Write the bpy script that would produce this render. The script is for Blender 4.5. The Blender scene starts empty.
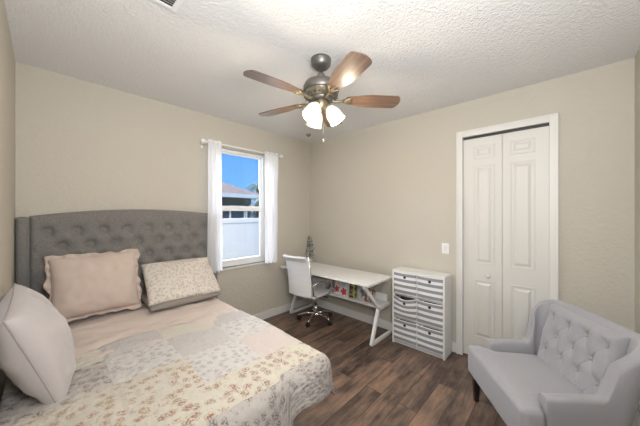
import bpy, math, random
from math import sin, cos, pi, sqrt, atan2, exp, hypot, radians as R
from mathutils import Vector, Matrix, noise

S = bpy.context.scene
COL = S.collection
random.seed(7)

# ------------------------------------------------------------------ camera
RW, RL, RH = 2.892, 3.155, 2.42          # room: X width, Y length, height
cam_d = bpy.data.cameras.new('camera')
cam_d.sensor_width = 36.0
cam_d.lens = 260.0 / 640.0 * 36.0
cam_d.clip_start = 0.02
cam = bpy.data.objects.new('camera', cam_d)
cam.location = (0.132, 0.351, 1.36)
cam.rotation_euler = (R(90), 0, -atan2(.729, .684))
COL.objects.link(cam)
S.camera = cam

# ------------------------------------------------------------------ world, sun, lights, exposure
def N(nt, typ, **kw):
    n = nt.nodes.new(typ)
    for k, v in kw.items():
        if k.startswith('i_'):
            n.inputs[k[2:].replace('_', ' ')].default_value = v
        else:
            setattr(n, k, v)
    return n

w = bpy.data.worlds.new('sky')
S.world = w
w.use_nodes = True
nt = w.node_tree
nt.nodes.clear()
tc = N(nt, 'ShaderNodeTexCoord')
sp = N(nt, 'ShaderNodeSeparateXYZ')
rp = N(nt, 'ShaderNodeValToRGB')
el = rp.color_ramp.elements
el[0].position = 0.0; el[0].color = (.15, .38, .80, 1)
el[1].position = .45; el[1].color = (.05, .22, .70, 1)
bg = N(nt, 'ShaderNodeBackground')
bg.inputs['Strength'].default_value = 1.0
wo = N(nt, 'ShaderNodeOutputWorld')
nt.links.new(tc.outputs['Generated'], sp.inputs[0])
nt.links.new(sp.outputs['Z'], rp.inputs[0])
nt.links.new(rp.outputs[0], bg.inputs[0])
nt.links.new(bg.outputs[0], wo.inputs[0])

def light(name, typ, loc, energy, color=(1, 1, 1), target=None, **kw):
    d = bpy.data.lights.new(name, typ)
    d.energy = energy
    d.color = color
    for k, v in kw.items():
        setattr(d, k, v)
    o = bpy.data.objects.new(name, d)
    o.location = loc
    if target is not None:
        o.rotation_euler = (Vector(target) - Vector(loc)).to_track_quat('-Z', 'Y').to_euler()
    COL.objects.link(o)
    return o

light('sun', 'SUN', (-8, -1.5, 10), 2.3, (1, .95, .88), (0, 5.6, 0), angle=R(1))
# broad daylight of the open northern sky, entering through the window
light('sky_daylight', 'SUN', (1.9, 9, 4.1), 15, (.90, .95, 1.0), (1.3, 1.0, 1.9), angle=R(85))
# added soft fill light beside the camera, out of view; no lamp stands here
light('fill_light', 'AREA', (.28, .20, 2.03), 10, (.97, .985, 1), (2.9, 1.9, 1.75), shape='DISK', size=.42)
# second added fill light, unseen, aimed up to bounce off the white ceiling
light('ceiling_fill', 'AREA', (.26, .25, 1.52), 20, (.965, .985, 1), (.95, 1.05, 2.42), shape='DISK', size=.38)

vs = S.view_settings
vs.view_transform = 'Standard'
vs.look = 'None'
vs.gamma = 1
vs.exposure = 0.60
vs.use_curve_mapping = False

# ------------------------------------------------------------------ materials
def new_mat(name):
    m = bpy.data.materials.new(name)
    m.use_nodes = True
    nt = m.node_tree
    return m, nt, nt.nodes['Principled BSDF']

def P(name, col, rough=.5, metal=0., spec=.5, coat=0., bump=None, var=None, sheen=0., emit=None):
    """principled; bump=(scale, strength, distance); var=(scale, amount)"""
    m, nt, b = new_mat(name)
    b.inputs['Base Color'].default_value = (*col, 1)
    b.inputs['Roughness'].default_value = rough
    b.inputs['Metallic'].default_value = metal
    b.inputs['Specular IOR Level'].default_value = spec
    b.inputs['Coat Weight'].default_value = coat
    b.inputs['Sheen Weight'].default_value = sheen
    if emit:
        b.inputs['Emission Color'].default_value = (*emit[0], 1)
        b.inputs['Emission Strength'].default_value = emit[1]
    tc = N(nt, 'ShaderNodeTexCoord')
    if bump:
        t = N(nt, 'ShaderNodeTexNoise', i_Scale=bump[0], i_Detail=4.0)
        nt.links.new(tc.outputs['Object'], t.inputs['Vector'])
        bp = N(nt, 'ShaderNodeBump', i_Strength=bump[1], i_Distance=bump[2])
        nt.links.new(t.outputs['Fac'], bp.inputs['Height'])
        nt.links.new(bp.outputs[0], b.inputs['Normal'])
    if var:
        t = N(nt, 'ShaderNodeTexNoise', i_Scale=var[0], i_Detail=5.0)
        nt.links.new(tc.outputs['Object'], t.inputs['Vector'])
        hs = N(nt, 'ShaderNodeMix', data_type='RGBA')
        hs.inputs[6].default_value = (*[c * (1 - var[1]) for c in col], 1)
        hs.inputs[7].default_value = (*[min(1, c * (1 + var[1])) for c in col], 1)
        nt.links.new(t.outputs['Fac'], hs.inputs[0])
        nt.links.new(hs.outputs[2], b.inputs['Base Color'])
    return m

M = {}
M['wall'] = P('beige_paint', (.545, .51, .445), .75, spec=.25, bump=(42, .6, .008))
M['ceil'] = P('textured_white_ceiling', (.80, .80, .805), .9, spec=.1, bump=(75, .75, .015))
M['trim'] = P('white_trim_paint', (.72, .71, .685), .4)
M['door'] = P('white_door_paint', (.68, .67, .64), .42)
M['vinyl'] = P('white_window_vinyl', (.84, .85, .86), .35)
M['white'] = P('white_laminate', (.76, .755, .74), .35)
M['leather'] = P('white_leatherette', (.76, .76, .78), .42, bump=(90, .1, .002))
M['chrome'] = P('chrome', (.82, .82, .83), .12, 1.0)
M['black'] = P('black_plastic', (.015, .015, .016), .45)
M['darkmetal'] = P('dark_bed_metal', (.03, .03, .032), .5, .6)
M['darkwood'] = P('espresso_wood', (.022, .014, .011), .35, var=(30, .3))
M['pewter'] = P('pewter_fan_metal', (.20, .19, .175), .42, .75)
M['brass'] = P('antique_brass', (.30, .25, .17), .42, .75)
M['mattress'] = P('mattress_ticking', (.75, .73, .70), .8)
M['blush'] = P('blush_bedsheet', (.62, .535, .49), .85, spec=.15, bump=(9, .35, .02), sheen=.1)
M['pinkp'] = P('dusty_pink_linen', (.55, .455, .405), .9, spec=.1, bump=(160, .3, .002), sheen=.15)
M['mauve'] = P('pale_mauve_velvet', (.51, .475, .48), .75, spec=.2, bump=(14, .25, .012), sheen=.3)
M['greyp'] = P('taupe_pillowcase', (.25, .225, .205), .85, bump=(150, .2, .002))
M['shade'] = P('frosted_glass_shade', (.95, .90, .78), .4, emit=((1.0, .85, .57), .30))
M['bulb'] = P('lamp_bulb', (1, 1, 1), .4, emit=((1.0, .90, .70), 1.6))
M['sky_glass'] = None

def fabric_weave(name, col, scale=150, amt=.35, blue=None):
    m, nt, b = new_mat(name)
    tc = N(nt, 'ShaderNodeTexCoord')
    mp = N(nt, 'ShaderNodeMapping')
    mp.inputs['Scale'].default_value = (1, 1, 3.2)
    nt.links.new(tc.outputs['Object'], mp.inputs[0])
    t = N(nt, 'ShaderNodeTexNoise', i_Scale=float(scale), i_Detail=3.0)
    nt.links.new(mp.outputs[0], t.inputs['Vector'])
    mx = N(nt, 'ShaderNodeMix', data_type='RGBA')
    mx.inputs[6].default_value = (*[c * (1 - amt) for c in col], 1)
    mx.inputs[7].default_value = (*[c * (1 + amt) for c in col], 1)
    nt.links.new(t.outputs['Fac'], mx.inputs[0])
    nt.links.new(mx.outputs[2], b.inputs['Base Color'])
    bp = N(nt, 'ShaderNodeBump', i_Strength=.25, i_Distance=.003)
    nt.links.new(t.outputs['Fac'], bp.inputs['Height'])
    nt.links.new(bp.outputs[0], b.inputs['Normal'])
    b.inputs['Roughness'].default_value = .9
    b.inputs['Specular IOR Level'].default_value = .15
    b.inputs['Sheen Weight'].default_value = .25
    return m
M['headboard'] = fabric_weave('grey_linen_weave', (.200, .191, .182), 95, .55)
M['armchair'] = fabric_weave('light_grey_upholstery', (.36, .355, .378), 160, .14)

def floral(name, base, f1, f2, leaf, scale=14., r=.26, dots=False):
    m, nt, b = new_mat(name)
    L = nt.links.new
    uv = N(nt, 'ShaderNodeTexCoord')
    nz = N(nt, 'ShaderNodeTexNoise', i_Scale=scale * 4.5, i_Detail=2.0)
    L(uv.outputs['UV'], nz.inputs['Vector'])
    sc = N(nt, 'ShaderNodeVectorMath', operation='SCALE')
    sc.inputs['Scale'].default_value = .42 / scale
    L(nz.outputs['Color'], sc.inputs[0])
    ad = N(nt, 'ShaderNodeVectorMath', operation='ADD')
    L(uv.outputs['UV'], ad.inputs[0]); L(sc.outputs[0], ad.inputs[1])
    src = uv.outputs['UV'] if dots else ad.outputs[0]
    v = N(nt, 'ShaderNodeTexVoronoi', i_Scale=float(scale))
    v.inputs['Randomness'].default_value = .35 if dots else .85
    L(src, v.inputs['Vector'])
    th = N(nt, 'ShaderNodeMapRange')
    th.inputs['From Min'].default_value = r
    th.inputs['From Max'].default_value = r * .55
    L(v.outputs['Distance'], th.inputs['Value'])
    sx = N(nt, 'ShaderNodeSeparateColor')
    L(v.outputs['Color'], sx.inputs[0])
    fm = N(nt, 'ShaderNodeMix', data_type='RGBA')
    fm.inputs[6].default_value = (*f1, 1); fm.inputs[7].default_value = (*f2, 1)
    L(sx.outputs[0], fm.inputs[0])
    # leaves / small sprigs
    v2 = N(nt, 'ShaderNodeTexVoronoi', i_Scale=float(scale) * 2.1)
    L(ad.outputs[0], v2.inputs['Vector'])
    t2 = N(nt, 'ShaderNodeMapRange')
    t2.inputs['From Min'].default_value = .24
    t2.inputs['From Max'].default_value = .14
    L(v2.outputs['Distance'], t2.inputs['Value'])
    m1 = N(nt, 'ShaderNodeMix', data_type='RGBA')
    m1.inputs[6].default_value = (*base, 1); m1.inputs[7].default_value = (*leaf, 1)
    L(t2.outputs[0], m1.inputs[0])
    m2 = N(nt, 'ShaderNodeMix', data_type='RGBA')
    L(m1.outputs[2], m2.inputs[6]); L(fm.outputs[2], m2.inputs[7])
    pn = N(nt, 'ShaderNodeTexNoise', i_Scale=scale * 5.5, i_Detail=2.0)
    L(uv.outputs['UV'], pn.inputs['Vector'])
    pr_ = N(nt, 'ShaderNodeMapRange')
    pr_.inputs['From Min'].default_value = .40; pr_.inputs['From Max'].default_value = .56
    L(pn.outputs['Fac'], pr_.inputs['Value'])
    pm = N(nt, 'ShaderNodeMath', operation='MULTIPLY')
    L(th.outputs[0], pm.inputs[0]); L(pr_.outputs[0], pm.inputs[1])
    L(pm.outputs[0], m2.inputs[0])
    L(m2.outputs[2], b.inputs['Base Color'])
    # quilting stitches
    wv = N(nt, 'ShaderNodeTexVoronoi', i_Scale=30.0)
    L(uv.outputs['UV'], wv.inputs['Vector'])
    bp = N(nt, 'ShaderNodeBump', i_Strength=.6, i_Distance=.010)
    bp.invert = True
    L(wv.outputs['Distance'], bp.inputs['Height'])
    L(bp.outputs[0], b.inputs['Normal'])
    b.inputs['Roughness'].default_value = .9
    b.inputs['Specular IOR Level'].default_value = .12
    return m
QF = [
    floral('blush_plain_patch', (0.571, 0.504, 0.479), (0.554, 0.491, 0.466), (0.554, 0.487, 0.462), (0.563, 0.496, 0.470), 24),
    floral('white_lavender_floral', (0.571, 0.554, 0.538), (0.353, 0.319, 0.353), (0.403, 0.361, 0.378), (0.445, 0.428, 0.412), 28, .50),
    floral('lavender_dotted', (0.512, 0.487, 0.479), (0.420, 0.386, 0.391), (0.445, 0.412, 0.412), (0.470, 0.445, 0.437), 46, .32, True),
    floral('cream_red_rose', (0.571, 0.538, 0.466), (0.336, 0.168, 0.118), (0.302, 0.235, 0.176), (0.395, 0.378, 0.286), 21, .52),
    floral('cream_yellow_dotted', (0.571, 0.546, 0.483), (0.479, 0.445, 0.361), (0.504, 0.454, 0.386), (0.529, 0.504, 0.445), 38, .30, True),
    floral('grey_mauve_floral', (0.470, 0.441, 0.420), (0.185, 0.151, 0.147), (0.252, 0.210, 0.197), (0.311, 0.290, 0.269), 25, .52),
    floral('cream_gold_floral', (0.563, 0.529, 0.470), (0.361, 0.252, 0.151), (0.353, 0.210, 0.151), (0.412, 0.370, 0.277), 25, .52),
]
M['flor_pillow'] = floral('cream_sprig_pillowcase', (.66, .61, .555), (.36, .27, .25), (.38, .34, .31), (.40, .36, .30), 48, .48)
M['quilt_edge'] = P('quilt_binding', (.66, .61, .56), .9)

# sheer curtain
m, nt, b = new_mat('sheer_white_curtain')
b.inputs['Base Color'].default_value = (.93, .93, .95, 1)
b.inputs['Roughness'].default_value = .9
b.inputs['Specular IOR Level'].default_value = .05
tl = N(nt, 'ShaderNodeBsdfTranslucent'); tl.inputs[0].default_value = (.95, .96, 1, 1)
mx = N(nt, 'ShaderNodeMixShader'); mx.inputs[0].default_value = .45
nt.links.new(b.outputs[0], mx.inputs[1]); nt.links.new(tl.outputs[0], mx.inputs[2])
nt.links.new(mx.outputs[0], nt.nodes['Material Output'].inputs[0])
M['curtain'] = m

# window glass: thin pane, clear with a faint reflection
m, nt, b = new_mat('window_glass')
tr = N(nt, 'ShaderNodeBsdfTransparent')
gl = N(nt, 'ShaderNodeBsdfGlossy'); gl.inputs['Roughness'].default_value = .02
fr = N(nt, 'ShaderNodeFresnel'); fr.inputs['IOR'].default_value = 1.35
mx = N(nt, 'ShaderNodeMixShader')
nt.links.new(fr.outputs[0], mx.inputs[0]); nt.links.new(tr.outputs[0], mx.inputs[1]); nt.links.new(gl.outputs[0], mx.inputs[2])
nt.links.new(mx.outputs[0], nt.nodes['Material Output'].inputs[0])
M['glass'] = m

# wood plank floor, boards along X
m, nt, b = new_mat('dark_plank_floor')
L = nt.links.new
tc = N(nt, 'ShaderNodeTexCoord')
br = N(nt, 'ShaderNodeTexBrick')
br.offset = .37; br.squash = 1
br.inputs['Scale'].default_value = 1.0
br.inputs['Brick Width'].default_value = 1.15
br.inputs['Row Height'].default_value = .135
br.inputs['Mortar Size'].default_value = .0016
br.inputs['Mortar Smooth'].default_value = .2
br.inputs['Color1'].default_value = (0, 0, 0, 1); br.inputs['Color2'].default_value = (1, 1, 1, 1)
br.inputs['Mortar'].default_value = (0, 0, 0, 1)
L(tc.outputs['Object'], br.inputs['Vector'])
# per-board offset of grain
ml = N(nt, 'ShaderNodeVectorMath', operation='MULTIPLY'); ml.inputs[1].default_value = (7.3, 3.1, 5.7)
L(br.outputs['Color'], ml.inputs[0])
av = N(nt, 'ShaderNodeVectorMath', operation='ADD')
L(tc.outputs['Object'], av.inputs[0]); L(ml.outputs[0], av.inputs[1])
mp = N(nt, 'ShaderNodeMapping'); mp.inputs['Scale'].default_value = (1.6, 16, 1)
L(av.outputs[0], mp.inputs[0])
g1 = N(nt, 'ShaderNodeTexNoise', i_Scale=2.2, i_Detail=7.0, i_Roughness=.62, i_Distortion=.6)
L(mp.outputs[0], g1.inputs['Vector'])
mp2 = N(nt, 'ShaderNodeMapping'); mp2.inputs['Scale'].default_value = (2.4, 6, 1)
L(av.outputs[0], mp2.inputs[0])
g2 = N(nt, 'ShaderNodeTexNoise', i_Scale=1.5, i_Detail=5.0, i_Roughness=.6)
L(mp2.outputs[0], g2.inputs['Vector'])
ma = N(nt, 'ShaderNodeMath', operation='MULTIPLY_ADD'); ma.inputs[1].default_value = .62
L(g2.outputs['Fac'], ma.inputs[0])
mb2 = N(nt, 'ShaderNodeMath', operation='MULTIPLY'); mb2.inputs[1].default_value = .38
L(g1.outputs['Fac'], mb2.inputs[0]); L(mb2.outputs[0], ma.inputs[2])
sb = N(nt, 'ShaderNodeSeparateColor'); L(br.outputs['Color'], sb.inputs[0])
mc = N(nt, 'ShaderNodeMath', operation='MULTIPLY_ADD'); mc.inputs[1].default_value = .12
L(sb.outputs[0], mc.inputs[0]); L(ma.outputs[0], mc.inputs[2])
cr = N(nt, 'ShaderNodeValToRGB')
e = cr.color_ramp.elements
e[0].position = .40; e[0].color = (.036, .025, .021, 1)
e[1].position = .74; e[1].color = (.32, .20, .135, 1)
x = e.new(.50); x.color = (.098, .066, .053, 1)
x = e.new(.60); x.color = (.185, .123, .09, 1)
L(mc.outputs[0], cr.inputs[0])
mm = N(nt, 'ShaderNodeMix', data_type='RGBA'); mm.inputs[7].default_value = (.015, .01, .008, 1)
L(br.outputs['Fac'], mm.inputs[0]); L(cr.outputs[0], mm.inputs[6])
L(mm.outputs[2], b.inputs['Base Color'])
b.inputs['Roughness'].default_value = .36
b.inputs['Specular IOR Level'].default_value = .45
bp = N(nt, 'ShaderNodeBump', i_Strength=.25, i_Distance=.004)
L(g1.outputs['Fac'], bp.inputs['Height']); L(bp.outputs[0], b.inputs['Normal'])
M['floor'] = m

def wood_blade():
    m, nt, b = new_mat('walnut_fan_blade')
    tc = N(nt, 'ShaderNodeTexCoord')
    mp = N(nt, 'ShaderNodeMapping'); mp.inputs['Scale'].default_value = (3, 40, 1)
    nt.links.new(tc.outputs['UV'], mp.inputs[0])
    t = N(nt, 'ShaderNodeTexNoise', i_Scale=1.5, i_Detail=5.0)
    nt.links.new(mp.outputs[0], t.inputs['Vector'])
    cr = N(nt, 'ShaderNodeValToRGB')
    e = cr.color_ramp.elements
    e[0].position = .35; e[0].color = (.10, .055, .036, 1)
    e[1].position = .7; e[1].color = (.21, .122, .08, 1)
    nt.links.new(t.outputs['Fac'], cr.inputs[0]); nt.links.new(cr.outputs[0], b.inputs['Base Color'])
    b.inputs['Roughness'].default_value = .34
    b.inputs['Coat Weight'].default_value = .7
    b.inputs['Coat Roughness'].default_value = .2
    return m
M['blade'] = wood_blade()

def stripes():
    m, nt, b = new_mat('grey_white_stripe_canvas')
    tc = N(nt, 'ShaderNodeTexCoord')
    s = N(nt, 'ShaderNodeSeparateXYZ'); nt.links.new(tc.outputs['UV'], s.inputs[0])
    a = N(nt, 'ShaderNodeMath', operation='MULTIPLY'); a.inputs[1].default_value = 1 / .058
    nt.links.new(s.outputs['Y'], a.inputs[0])
    f = N(nt, 'ShaderNodeMath', operation='FRACT'); nt.links.new(a.outputs[0], f.inputs[0])
    g = N(nt, 'ShaderNodeMath', operation='GREATER_THAN'); g.inputs[1].default_value = .5
    nt.links.new(f.outputs[0], g.inputs[0])
    mx = N(nt, 'ShaderNodeMix', data_type='RGBA')
    mx.inputs[6].default_value = (.78, .78, .80, 1); mx.inputs[7].default_value = (.27, .27, .29, 1)
    nt.links.new(g.outputs[0], mx.inputs[0]); nt.links.new(mx.outputs[2], b.inputs['Base Color'])
    b.inputs['Roughness'].default_value = .85
    return m
M['stripes'] = stripes()
M['opening_shade'] = P('painted_opening_shade', (.06, .06, .065), .9)  # near-black colour standing in for shade inside openings

def shingles():
    m, nt, b = new_mat('brown_roof_shingles')
    tc = N(nt, 'ShaderNodeTexCoord')
    br = N(nt, 'ShaderNodeTexBrick')
    br.inputs['Scale'].default_value = 3.0
    br.inputs['Color1'].default_value = (.27, .21, .175, 1); br.inputs['Color2'].default_value = (.20, .16, .135, 1)
    br.inputs['Mortar'].default_value = (.2, .15, .12, 1)
    nt.links.new(tc.outputs['Object'], br.inputs['Vector'])
    nt.links.new(br.outputs['Color'], b.inputs['Base Color'])
    b.inputs['Roughness'].default_value = .95
    return m
M['shingle'] = shingles()
M['stucco'] = P('dark_grey_stucco', (.075, .078, .082), .9, bump=(20, .3, .02))
M['fascia'] = P('white_fascia', (.62, .64, .66), .6)
M['fence'] = P('white_vinyl_fence', (.66, .66, .64), .5)
M['grass'] = P('lawn', (.10, .16, .05), .95, var=(8, .4), bump=(60, .6, .05))
M['palm'] = P('palm_frond_green', (.06, .11, .035), .6, var=(6, .3))
M['bark'] = P('palm_bark', (.14, .11, .08), .9, bump=(30, .5, .03))
M['ext_dark'] = P('dark_window_pane', (.03, .04, .05), .15)

# ------------------------------------------------------------------ mesh builder
class MB:
    def __init__(s):
        s.v = []; s.f = []; s.mi = []; s.sm = []; s.uv = None; s.cur = 0
        s.M = Matrix.Identity(4)
    def addv(s, p, uv=None):
        s.v.append(tuple(s.M @ Vector(p)))
        if uv is not None and s.uv is None:
            s.uv = [(0, 0)] * (len(s.v) - 1)
        if s.uv is not None:
            s.uv.append(uv if uv is not None else (p[0], p[1]))
        return len(s.v) - 1
    def face(s, idx, smooth=False):
        s.f.append(tuple(idx)); s.mi.append(s.cur); s.sm.append(smooth)
    def box(s, x0, x1, y0, y1, z0, z1):
        b = len(s.v)
        for z in (z0, z1):
            for p in ((x0, y0), (x1, y0), (x1, y1), (x0, y1)):
                s.addv((*p, z))
        for q in ((0, 3, 2, 1), (4, 5, 6, 7), (0, 1, 5, 4), (1, 2, 6, 5), (2, 3, 7, 6), (3, 0, 4, 7)):
            s.face([b + i for i in q])
        return s
    def hexa(s, p):            # 8 points, bottom ring then top ring
        b = len(s.v)
        for q in p: s.addv(q)
        for q in ((0, 3, 2, 1), (4, 5, 6, 7), (0, 1, 5, 4), (1, 2, 6, 5), (2, 3, 7, 6), (3, 0, 4, 7)):
            s.face([b + i for i in q])
        return s
    def prism(s, pts, z0, z1, axis='z'):
        n = len(pts); b = len(s.v)
        def mk(p, z):
            return (p[0], p[1], z) if axis == 'z' else ((p[0], z, p[1]) if axis == 'y' else (z, p[0], p[1]))
        for p in pts: s.addv(mk(p, z0))
        for p in pts: s.addv(mk(p, z1))
        s.face([b + i for i in reversed(range(n))]); s.face([b + n + i for i in range(n)])
        for i in range(n):
            j = (i + 1) % n
            s.face([b + i, b + j, b + n + j, b + n + i])
        return s
    def tube(s, pts, r, n=10, smooth=True):
        pts = [Vector(p) for p in pts]
        rs = r if isinstance(r, (list, tuple)) else [r] * len(pts)
        base = len(s.v)
        prev = None
        for i, p in enumerate(pts):
            if i == 0: d = pts[1] - pts[0]
            elif i == len(pts) - 1: d = pts[-1] - pts[-2]
            else: d = (pts[i + 1] - p).normalized() + (p - pts[i - 1]).normalized()
            d.normalize()
            if prev is None:
                a = Vector((0, 0, 1)) if abs(d.z) < .9 else Vector((1, 0, 0))
                u = d.cross(a).normalized()
            else:
                u = (prev - d * prev.dot(d)).normalized()
            prev = u
            vv = d.cross(u)
            for k in range(n):
                a = 2 * pi * k / n
                s.addv(p + (u * cos(a) + vv * sin(a)) * rs[i])
        for i in range(len(pts) - 1):
            for k in range(n):
                k2 = (k + 1) % n
                s.face([base + i * n + k, base + i * n + k2, base + (i + 1) * n + k2, base + (i + 1) * n + k], smooth)
        s.face([base + k for k in reversed(range(n))]); e = base + (len(pts) - 1) * n
        s.face([e + k for k in range(n)])
        return s
    def lathe(s, prof, n=24, mat=None, cap0=True, cap1=True, smooth=True):
        old = s.M
        if mat is not None: s.M = old @ mat
        base = len(s.v)
        for r, z in prof:
            for k in range(n):
                a = 2 * pi * k / n
                s.addv((r * cos(a), r * sin(a), z))
        for i in range(len(prof) - 1):
            for k in range(n):
                k2 = (k + 1) % n
                s.face([base + i * n + k, base + i * n + k2, base + (i + 1) * n + k2, base + (i + 1) * n + k], smooth)
        if cap0: s.face([base + k for k in reversed(range(n))])
        if cap1:
            e = base + (len(prof) - 1) * n
            s.face([e + k for k in range(n)])
        s.M = old
        return s
    def grid(s, nu, nv, fn, uvfn=None, smooth=True, mfn=None, closed_u=False):
        base = len(s.v)
        for j in range(nv + 1):
            for i in range(nu + 1):
                u, v = i / nu, j / nv
                s.addv(fn(u, v), uvfn(u, v) if uvfn else None)
        for j in range(nv):
            for i in range(nu):
                if mfn: s.cur = mfn((i + .5) / nu, (j + .5) / nv)
                a = base + j * (nu + 1) + i
                s.face([a, a + 1, a + nu + 2, a + nu + 1], smooth)
        return base
    def build(s, name, mats, parent=None, bevel=0, seg=2, solid=0, sub=0, loc=None, weld=False):
        me = bpy.data.meshes.new(name)
        me.from_pydata(s.v, [], s.f)
        if not isinstance(mats, (list, tuple)): mats = [mats]
        for m in mats: me.materials.append(m)
        me.polygons.foreach_set('material_index', s.mi)
        me.polygons.foreach_set('use_smooth', s.sm)
        if s.uv is not None:
            lay = me.uv_layers.new(name='UVMap')
            for l in me.loops: lay.data[l.index].uv = s.uv[l.vertex_index]
        me.update()
        o = bpy.data.objects.new(name, me)
        COL.objects.link(o)
        if parent is not None: o.parent = parent
        if loc: o.location = loc
        if weld:
            w_ = o.modifiers.new('weld', 'WELD'); w_.merge_threshold = .0004
        if solid:
            so = o.modifiers.new('solid', 'SOLIDIFY'); so.thickness = solid; so.offset = -1
        if bevel:
            bv = o.modifiers.new('bevel', 'BEVEL'); bv.width = bevel; bv.segments = seg; bv.limit_method = 'ANGLE'
            bv.angle_limit = R(40)
        if sub:
            ss = o.modifiers.new('sub', 'SUBSURF'); ss.levels = sub; ss.render_levels = sub
        return o

def thing(name, label, cat, loc=(0, 0, 0), rotz=0, group=None):
    o = bpy.data.objects.new(name, None)
    o.empty_display_size = .05
    COL.objects.link(o)
    o.location = loc; o.rotation_euler = (0, 0, rotz)
    o['label'] = label; o['category'] = cat
    if group: o['group'] = group
    return o
def tag(o, label, cat, group=None):
    o['label'] = label; o['category'] = cat
    if group: o['group'] = group
    return o
def struct(o):
    o['kind'] = 'structure'; return o
def dup(root, loc, rotz=None, label=None):
    r = root.copy(); COL.objects.link(r); r.location = loc
    if rotz is not None: r.rotation_euler = (0, 0, rotz)
    if label: r['label'] = label
    for ch in list(root.children):
        c = ch.copy(); COL.objects.link(c); c.parent = r
        for g in list(ch.children):
            d = g.copy(); COL.objects.link(d); d.parent = c
    return r
def basis(c, xd, yd):
    x = Vector(xd).normalized(); y = Vector(yd); y = (y - x * y.dot(x)).normalized(); z = x.cross(y)
    m = Matrix((x, y, z)).transposed().to_4x4(); m.translation = Vector(c)
    return m
def fbm(p, k=1.0): return noise.noise(Vector(p) * k)
def sstep(a, b, x):
    t = max(0, min(1, (x - a) / (b - a))); return t * t * (3 - 2 * t)

# ------------------------------------------------------------------ room shell
T = .14
WX0, WX1, WZ0, WZ1 = 1.405, 2.108, .735, 2.098          # window opening
DY0, DY1, DZ1 = .432, 1.062, 2.085                       # closet door opening
struct(MB().box(-T, RW + .9, -T, RL + T, -.12, 0).build('floor', M['floor']))
struct(MB().box(-T, RW + .9, -T, RL + T, RH, RH + .12).build('ceiling', M['ceil']))
struct(MB().box(-T, 0, -T, RL + T, 0, RH).build('wall_left', M['wall']))
struct(MB().box(0, RW + T, -T, 0, 0, RH).build('wall_right', M['wall']))
b_ = MB()
b_.box(0, WX0, RL, RL + T, 0, RH).box(WX1, RW + T, RL, RL + T, 0, RH)
b_.box(WX0, WX1, RL, RL + T, 0, WZ0).box(WX0, WX1, RL, RL + T, WZ1, RH)
struct(b_.build('wall_window', M['wall']))
b_ = MB()
b_.box(RW, RW + T, 0, DY0, 0, RH).box(RW, RW + T, DY1, RL, 0, RH).box(RW, RW + T, DY0, DY1, DZ1, RH)
struct(b_.build('wall_door', M['wall']))
struct(MB().box(RW + .75, RW + .9, 0, 1.6, 0, RH).box(RW + T, RW + .75, .0, .1, 0, RH).box(RW + T, RW + .75, 1.5, 1.6, 0, RH).build('wall_closet', M['wall']))

# baseboards
def bb(name, x0, x1, y0, y1):
    b_ = MB().box(x0, x1, y0, y1, 0, .098)
    struct(b_.build(name, M['trim'], bevel=.005))
bb('baseboard_window', .0, RW, RL - .014, RL)
b_ = MB().box(RW - .014, RW, DY1 + .052, RL - .014, 0, .098).box(RW - .014, RW, .0, DY0 - .052, 0, .098)
struct(b_.build('baseboard_door', M['trim'], bevel=.005))
bb('baseboard_left', 0, .014, .0, RL - .014)
bb('baseboard_right', .014, RW - .014, 0, .014)

# door casing
b_ = MB()
b_.box(RW - .018, RW, DY1 - .004, DY1 + .050, 0, DZ1 + .055)
b_.box(RW - .018, RW, DY0 - .050, DY0 + .004, 0, DZ1 + .055)
b_.box(RW - .018, RW, DY0 + .004, DY1 - .004, DZ1 - .004, DZ1 + .055)
b_.box(RW - .024, RW - .018, DY1 + .034, DY1 + .050, 0, DZ1 + .055)
b_.box(RW - .024, RW - .018, DY0 - .050, DY0 - .034, 0, DZ1 + .055)
b_.box(RW - .024, RW - .018, DY0 - .034, DY1 + .034, DZ1 + .039, DZ1 + .055)
struct(b_.build('trim_1', M['trim'], bevel=.003))
# bifold door: two leaves
door = thing('door_1', 'white two-leaf bifold closet door with raised panels', 'door', (RW + .012, 0, 0))
door['kind'] = 'structure'
b_ = MB().box(.01, .05, DY0 + .004, DY1 - .004, DZ1 - .022, DZ1 - .002)
b_.build('track', P('dark_track', (.05, .05, .05), .5), door)
zp = [(.20, .74), (.885, 1.80), (1.865, 1.985)]
def leaf(ya, yb, sb):
    b_ = MB().box(0, .032, ya, yb, .012, DZ1 - .026)
    # moulded panels: sunk frame groove + raised field
    y0, y1 = ya + .055 + (.035 if sb else 0), yb - .055 - (0 if sb else .035)
    for z0, z1 in zp:
        g = .012
        ring = [(y0, z0), (y1, z0), (y1, z1), (y0, z1)]
        # outer rounded bead
        for (a0, a1, c0, c1) in ((y0, y1, z0, z0 + g), (y0, y1, z1 - g, z1), (y0, y0 + g, z0 + g, z1 - g), (y1 - g, y1, z0 + g, z1 - g)):
            b_.box(-.006, .001, a0, a1, c0, c1)
        q0, q1, w0, w1 = y0 + .026, y1 - .026, z0 + .026, z1 - .026
        p = [(0, q0, w0), (0, q0, w1), (0, q1, w1), (0, q1, w0)]
        s_ = .020
        p2 = [(-.009, q0 + s_, w0 + s_), (-.009, q0 + s_, w1 - s_), (-.009, q1 - s_, w1 - s_), (-.009, q1 - s_, w0 + s_)]
        b_.hexa(p + p2)
    return b_.build('door_leaf', M['door'], door, bevel=.002, seg=2)
ym = .748
lf = leaf(ym + .001, DY1 - .002, False); leaf(DY0 + .002, ym - .001, True)
kb = MB().lathe([(.006, 0), (.006, .016), (.015, .021), (.018, .030), (.014, .038), (.004, .041)], 18, basis((-.001, .848, .79), (0, 1, 0), (0, 0, 1)) @ Matrix.Rotation(pi, 4, 'X'))
kn = kb.build('knob', M['trim'], lf)

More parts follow.
